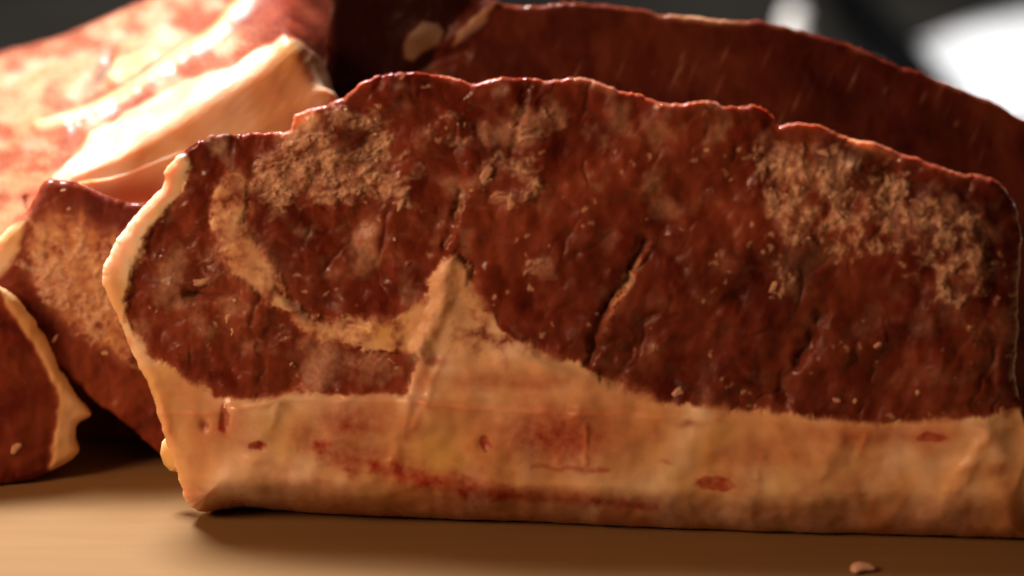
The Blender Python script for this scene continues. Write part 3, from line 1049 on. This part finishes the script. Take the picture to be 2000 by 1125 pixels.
# ------------------------------------------------------------------ thick cut lying at the left with its bright fat band
# each row: points (photo x, y, distance) across the cut from its back foot over the top to its front foot
rows_front = [(-170, 545, .062), (-60, 490, .062), (20, 432, .062), (85, 372, .063), (140, 330, .064), (240, 282, .065), (350, 214, .067), (460, 150, .069),
              (530, 100, .071), (566, 74, .073), (600, 74, .082), (636, 96, .096), (664, 124, .110)]
rows_back = [(-170, 170, .165), (-110, 150, .165), (-50, 127, .165), (0, 105, .165), (70, 86, .166), (150, 60, .167), (235, 25, .168), (330, -15, .169),
             (420, -50, .170), (500, -72, .170), (565, -70, .168), (615, -40, .163), (660, 20, .155)]
rows_low = [(-170, 640, .060), (-60, 560, .059), (20, 500, .058), (85, 440, .058), (140, 410, .058), (240, 400, .059), (350, 375, .060), (470, 350, .062),
            (590, 300, .065), (668, 262, .068), (692, 300, .078), (704, 320, .094), (710, 330, .108)]
K = []
for f, b, l in zip(rows_front, rows_back, rows_low):
    pf, pb, pl = at_y(f[0], f[1], f[2]), at_y(b[0], b[1], b[2]), at_y(l[0], l[1], l[2])
    m1 = pf * .68 + pb * .32 + np.array([0, 0, .0015])
    m2 = pf * .35 + pb * .65 + np.array([0, 0, .003])
    bot_f = np.array([pl[0], pl[1] + 0.006, 0.0])
    bot_b = np.array([pb[0], pb[1] + 0.01, 0.0])
    bk = pb + np.array([0, 0.010, -0.012])
    mid_l = pf * .55 + pl * .45 + np.array([0, -0.0025, 0.0005])
    K.append([bot_b, bk, pb, m2, m1, pf, mid_l, pl, bot_f])
K = np.array(K)                                           # (sections, ring, 3)


def resample(K, nu, nv):
    def cr(P, t):
        i = np.minimum(t.astype(int), len(P) - 2)
        f = (t - i).reshape(-1, *([1] * (P.ndim - 1)))
        p0, p1, p2, p3 = P[np.maximum(i - 1, 0)], P[i], P[i + 1], P[np.minimum(i + 2, len(P) - 1)]
        return 0.5 * (2 * p1 + (p2 - p0) * f + (2 * p0 - 5 * p1 + 4 * p2 - p3) * f ** 2 + (3 * p1 - p0 - 3 * p2 + p3) * f ** 3)
    A = cr(K, np.linspace(0, len(K) - 1, nu))
    # spend most of the samples on the seen top and front
    knots = np.array([0, .05, .1, .32, .52, .72, .84, .94, 1.0])
    tv = np.interp(np.linspace(0, 1, nv), knots, np.arange(9))
    B = cr(np.swapaxes(A, 0, 1), tv)
    return np.swapaxes(B, 0, 1), tv


nu, nv = 300, 300
G, tv = resample(K, nu, nv)


def to_px(P):
    q = P - cam_loc
    w = q @ cF
    return W_PX / 2 + (q @ cR) / w * D_CAM / S, H_PX / 2 - (q @ cU) / w * D_CAM / S


Gx, Gy = to_px(G)
du = np.gradient(G, axis=0)
dv = np.gradient(G, axis=1)
N = np.cross(du, dv)
N /= np.linalg.norm(N, axis=2)[..., None] + 1e-12
if N[nu // 2, int(nv * .5), 2] < 0:
    N = -N
tvg = np.broadcast_to(tv, (nu, nv))
x, y = Gx.ravel(), Gy.ravel()
tf = tvg.ravel()
topm = sstep(1.8, 2.2, tf) * sstep(5.6, 5.0, tf)
band = soft(x + 8 * fbm(x, y, 40, 3, 601), y + 8 * fbm(x, y, 40, 3, 602), np.array(
    [(100, 350), (140, 312), (190, 252), (240, 226), (340, 168), (440, 138), (500, 104), (556, 74), (610, 112), (690, 160), (720, 240), (720, 480), (90, 480)], float), 9)
sidef = sstep(4.9, 5.2, tf)
fatm = np.maximum(band * sstep(2.2, 3.0, tf), sidef * soft(x, y, np.array([(60, 340), (566, 74), (700, 165), (720, 500), (60, 500)], float), 10))
seamL = [(80, 250), (130, 242), (190, 218), (265, 176), (350, 120), (415, 76), (465, 20), (515, -30)]
seam = line(x + 5 * fbm(x, y, 40, 2, 603), y, seamL, 15) * topm
lobe = soft(x, y, np.array([(205, 150), (222, 118), (290, 96), (325, 104), (268, 150), (225, 165)], float), 10) * topm
tip = line(x, y, [(-20, 270), (60, 262), (110, 262)], 10) * topm
crev = spot(x, y, 198, 130, 12, 48, 32) * topm
thin = (0.30 + 0.70 * sstep(-0.35, 0.45, fbm(x, y * 1.6, 90, 4, 605) + 0.25 * spot(x, y, 130, 150, 160, 60, -25))) * topm * sstep(560, 420, x)  # pale film over the top, wet sheen put into the colour
h = 6 * fbm(x, y, 160, 3, 611) + (1 - fatm) * (3.5 * fbm(x, y, 60, 3, 613) + 1.3 * fbm(x * .8, y * 2.2, 24, 3, 617))
h += fatm * (6 * sstep(5.6, 4.6, tf) + 1.6 * fbm(x * .5 - y * .5, (x + y) * 1.6, 30, 3, 621))
h += 16 * seam + 9 * lobe - 16 * crev
h *= sstep(0.0, 0.6, tf) * sstep(8, 7.4, tf)
G2 = G.reshape(-1, 3) + N.reshape(-1, 3) * (h * S)[:, None]
G2[:, 2] = np.maximum(G2[:, 2], 0.0005)
ii = np.arange(nu * nv).reshape(nu, nv)
qq = np.stack([ii[:-1, :-1], ii[1:, :-1], ii[1:, 1:], ii[:-1, 1:]], -1).reshape(-1, 4)
AT = empty_attrs(x)
AT['fat'] = np.clip(np.maximum(np.maximum(fatm, .95 * seam), np.maximum(lobe, .64 * thin)), 0, 1)
AT['yellow'] = np.clip(0.45 * seam + 0.15 * sidef + 0.7 * spot(x, y, 565, 95, 25, 40), 0, 1)
AT['red'] = np.clip(0.16 * thin * (1 - lobe) + 0.6 * spot(x, y, 300, 380, 200, 30) + 0.15 * sidef, 0, 1)
AT['dark'] = np.clip(0.75 * crev + 0.35 * sstep(640, 700, x), 0, 1)  # right-facing end darkened, its shade put into the colour
AT['glaze'] = np.clip(0.45 * topm * (1 - fatm) + 0 * x, 0, 1)
root5 = thing('beef_joint', (float(K[5, 5, 0]), 0.115, 0), 'thick raw meat cut with a broad white fat band shining in backlight', 'meat')
preg = np.zeros(len(qq), int)
fc = AT['fat'][qq].mean(1)
fm = fatm[qq].mean(1)
sm_ = seam[qq].mean(1)
preg[sm_ > 0.45] = 2
preg[fm > 0.5] = 1
pv = np.zeros((nu, nv), int)
pv[seam.reshape(nu, nv) > 0.45] = 2
pv[fatm.reshape(nu, nv) > 0.5] = 1
dist = np.full((nu, nv), 99.0)
HV = (((slice(None), slice(1, None)), (slice(None), slice(None, -1))), ((slice(1, None), slice(None)), (slice(None, -1), slice(None))))
for a, b in HV:
    df = pv[a] != pv[b]
    dist[a][df] = 0
    dist[b][df] = 0
for _ in range(10):
    for a, b in HV:
        dist[a] = np.minimum(dist[a], dist[b] + 1)
        dist[b] = np.minimum(dist[b], dist[a] + 1)
AT['scatter'] = sstep(1, 9, dist.ravel())
for r, nm in enumerate(['lean_muscle', 'fat_band', 'fat_seam']):
    f = qq[preg == r]
    used, inv = np.unique(f, return_inverse=True)
    f2 = inv.reshape(-1, 4)
    nv_ = len(used)
    verts, faces = [G2[used]], [f2]
    at = {k: [v[used]] for k, v in AT.items()}
    if r == 0:
        # close the two ends and the underside of the cut
        fl = f2.tolist()
        lut = {int(u): i for i, u in enumerate(used)}
        for s_ in (0, nu - 1):
            loop = [lut[int(k)] for k in ii[s_] if int(k) in lut]
            fl.append(loop if s_ else loop[::-1])
        o = mesh_obj(nm, G2[used], fl, MEAT, root5, {k: v[used] for k, v in AT.items()})
    else:
        # a slab of fat: the outer skin plus an inner skin, closed round its edge
        th = 0.010 if r == 1 else 0.004
        e = np.concatenate([f2[:, [0, 1]], f2[:, [1, 2]], f2[:, [2, 3]], f2[:, [3, 0]]])
        key = np.sort(e, 1)
        kk = key[:, 0].astype(np.int64) * nv_ + key[:, 1]
        _, first, cnt = np.unique(kk, return_index=True, return_counts=True)
        be = e[first[cnt == 1]]
        inner = G2[used] - N.reshape(-1, 3)[used] * th
        inner[:, 2] = np.maximum(inner[:, 2], 0.0006)
        verts.append(inner)
        faces.append(f2[:, ::-1] + nv_)
        faces.append(np.stack([be[:, 1], be[:, 0], be[:, 0] + nv_, be[:, 1] + nv_], -1))
        o = mesh_obj(nm, np.concatenate(verts), np.concatenate(faces), MEAT, root5, {k: np.concatenate([v[used], v[used]]) for k, v in AT.items()})
    b2 = bmesh.new()
    b2.from_mesh(o.data)
    bmesh.ops.recalc_face_normals(b2, faces=b2.faces)
    b2.to_mesh(o.data)
    b2.free()

# ------------------------------------------------------------------ blurred things on the worktop behind
ZT = -0.022
# white sheet: its far edge runs up to the right, its left part goes under the black handle
e0, e1 = on_ground(1800, 92, ZT), on_ground(2010, 14, ZT)
ed = (e1 - e0) / np.linalg.norm(e1 - e0)
pr = np.array([ed[1], -ed[0], 0])
c0 = e0 - ed * 0.24
corner = [c0, c0 + ed * 0.60, c0 + ed * 0.60 + pr * 0.42, c0 + pr * 0.42]
bm = bmesh.new()
NS = 14
gv = [[None] * (NS + 1) for _ in range(NS + 1)]
for i in range(NS + 1):
    for j in range(NS + 1):
        pp = corner[0] + (corner[1] - corner[0]) * i / NS + (corner[3] - corner[0]) * j / NS
        lift = 0.0015 + 0.0012 * math.sin(i * 1.1) * math.sin(j * .8)
        gv[i][j] = bm.verts.new((pp[0], pp[1], ZT + 0.002 + lift))
for i in range(NS):
    for j in range(NS):
        bm.faces.new((gv[i][j], gv[i + 1][j], gv[i + 1][j + 1], gv[i][j + 1]))
bmesh.ops.solidify(bm, geom=bm.faces[:], thickness=0.0006)
o = bm_obj('paper_sheet', bm, PAPER)
tag(o, 'bright white sheet lying on the dark worktop behind the meat', 'paper')

# black handle lying across the sheet's edge
h0, h1 = on_ground(1836, 205, ZT + 0.012), on_ground(1640, -20, ZT + 0.012)
hd = h1 - h0
L = np.linalg.norm(hd)
hd /= L
hs = np.cross(hd, np.array([0, 0, 1.0]))
prof = [(0.0, 0.3), (0.015, 0.75), (0.05, 0.98), (0.2, 1.0), (0.4, 0.92), (0.6, 0.96), (0.8, 1.02), (0.95, 1.05), (0.985, 0.85), (1.0, 0.4)]
bm = bmesh.new()
rg = []
for t, r in prof:
    c = h0 + hd * L * t
    rg.append([bm.verts.new(tuple(c + hs * math.cos(a) * 0.0135 * r + np.array([0, 0, 1.0]) * math.sin(a) * 0.0085 * r))
               for a in np.linspace(0, 2 * math.pi, 20, endpoint=False)])
for a, b in zip(rg[:-1], rg[1:]):
    for i in range(20):
        bm.faces.new((a[i], a[(i + 1) % 20], b[(i + 1) % 20], b[i]))
bm.faces.new(rg[0])
bm.faces.new(rg[-1][::-1])
hroot = thing('utensil_handle', (h0[0], h0[1], ZT), 'out of focus black handle lying slantwise beside the white sheet', 'handle')
bm_obj('grip', bm, BLACK, hroot)
for t in (0.3, 0.55, 0.8):
    bm = bmesh.new()
    bmesh.ops.create_cone(bm, cap_ends=True, segments=12, radius1=0.003, radius2=0.0026, depth=0.002)
    c = h0 + hd * L * t
    bmesh.ops.translate(bm, verts=bm.verts, vec=(c[0], c[1], c[2] + 0.0085))
    bm_obj('rivet', bm, BLACK, hroot)

# small white domed stopper
c = on_ground(1550, 112, ZT)
bm = bmesh.new()
pr_ = [(0.0062, 0.0), (0.0085, 0.001), (0.0085, 0.010), (0.0072, 0.0115), (0.0070, 0.017), (0.0066, 0.021), (0.0052, 0.0245), (0.0028, 0.0265), (0.0, 0.027)]
rg = []
for r, z in pr_[:-1]:
    rg.append([bm.verts.new((c[0] + r * math.cos(a), c[1] + r * math.sin(a), ZT + z)) for a in np.linspace(0, 2 * math.pi, 24, endpoint=False)])
for a, b in zip(rg[:-1], rg[1:]):
    for i in range(24):
        bm.faces.new((a[i], a[(i + 1) % 24], b[(i + 1) % 24], b[i]))
tp = bm.verts.new((c[0], c[1], ZT + 0.027))
for i in range(24):
    bm.faces.new((rg[-1][i], rg[-1][(i + 1) % 24], tp))
bm.faces.new(rg[0][::-1])
o = bm_obj('bottle_stopper', bm, WHITE)
tag(o, 'small white domed knob peeking over the dark steak behind', 'stopper')

# crumb on the board in front
g = on_ground(1685, 1116)
rng = np.random.RandomState(3)
v = blob(ICO_V, rng, 0.0032, 0.0028, 0.0009, 0.4, 0.05)
v[:, 2] += 0.0007
at = {k: np.zeros(len(v)) for k in KEYS}
at['fat'][:] = 0.7
at['flake'][:] = 0.5
o = mesh_obj('meat_crumb', v + g, ICO_F, MEAT, None, at)
tag(o, 'tiny tan crumb of meat lying on the bare board', 'crumb')
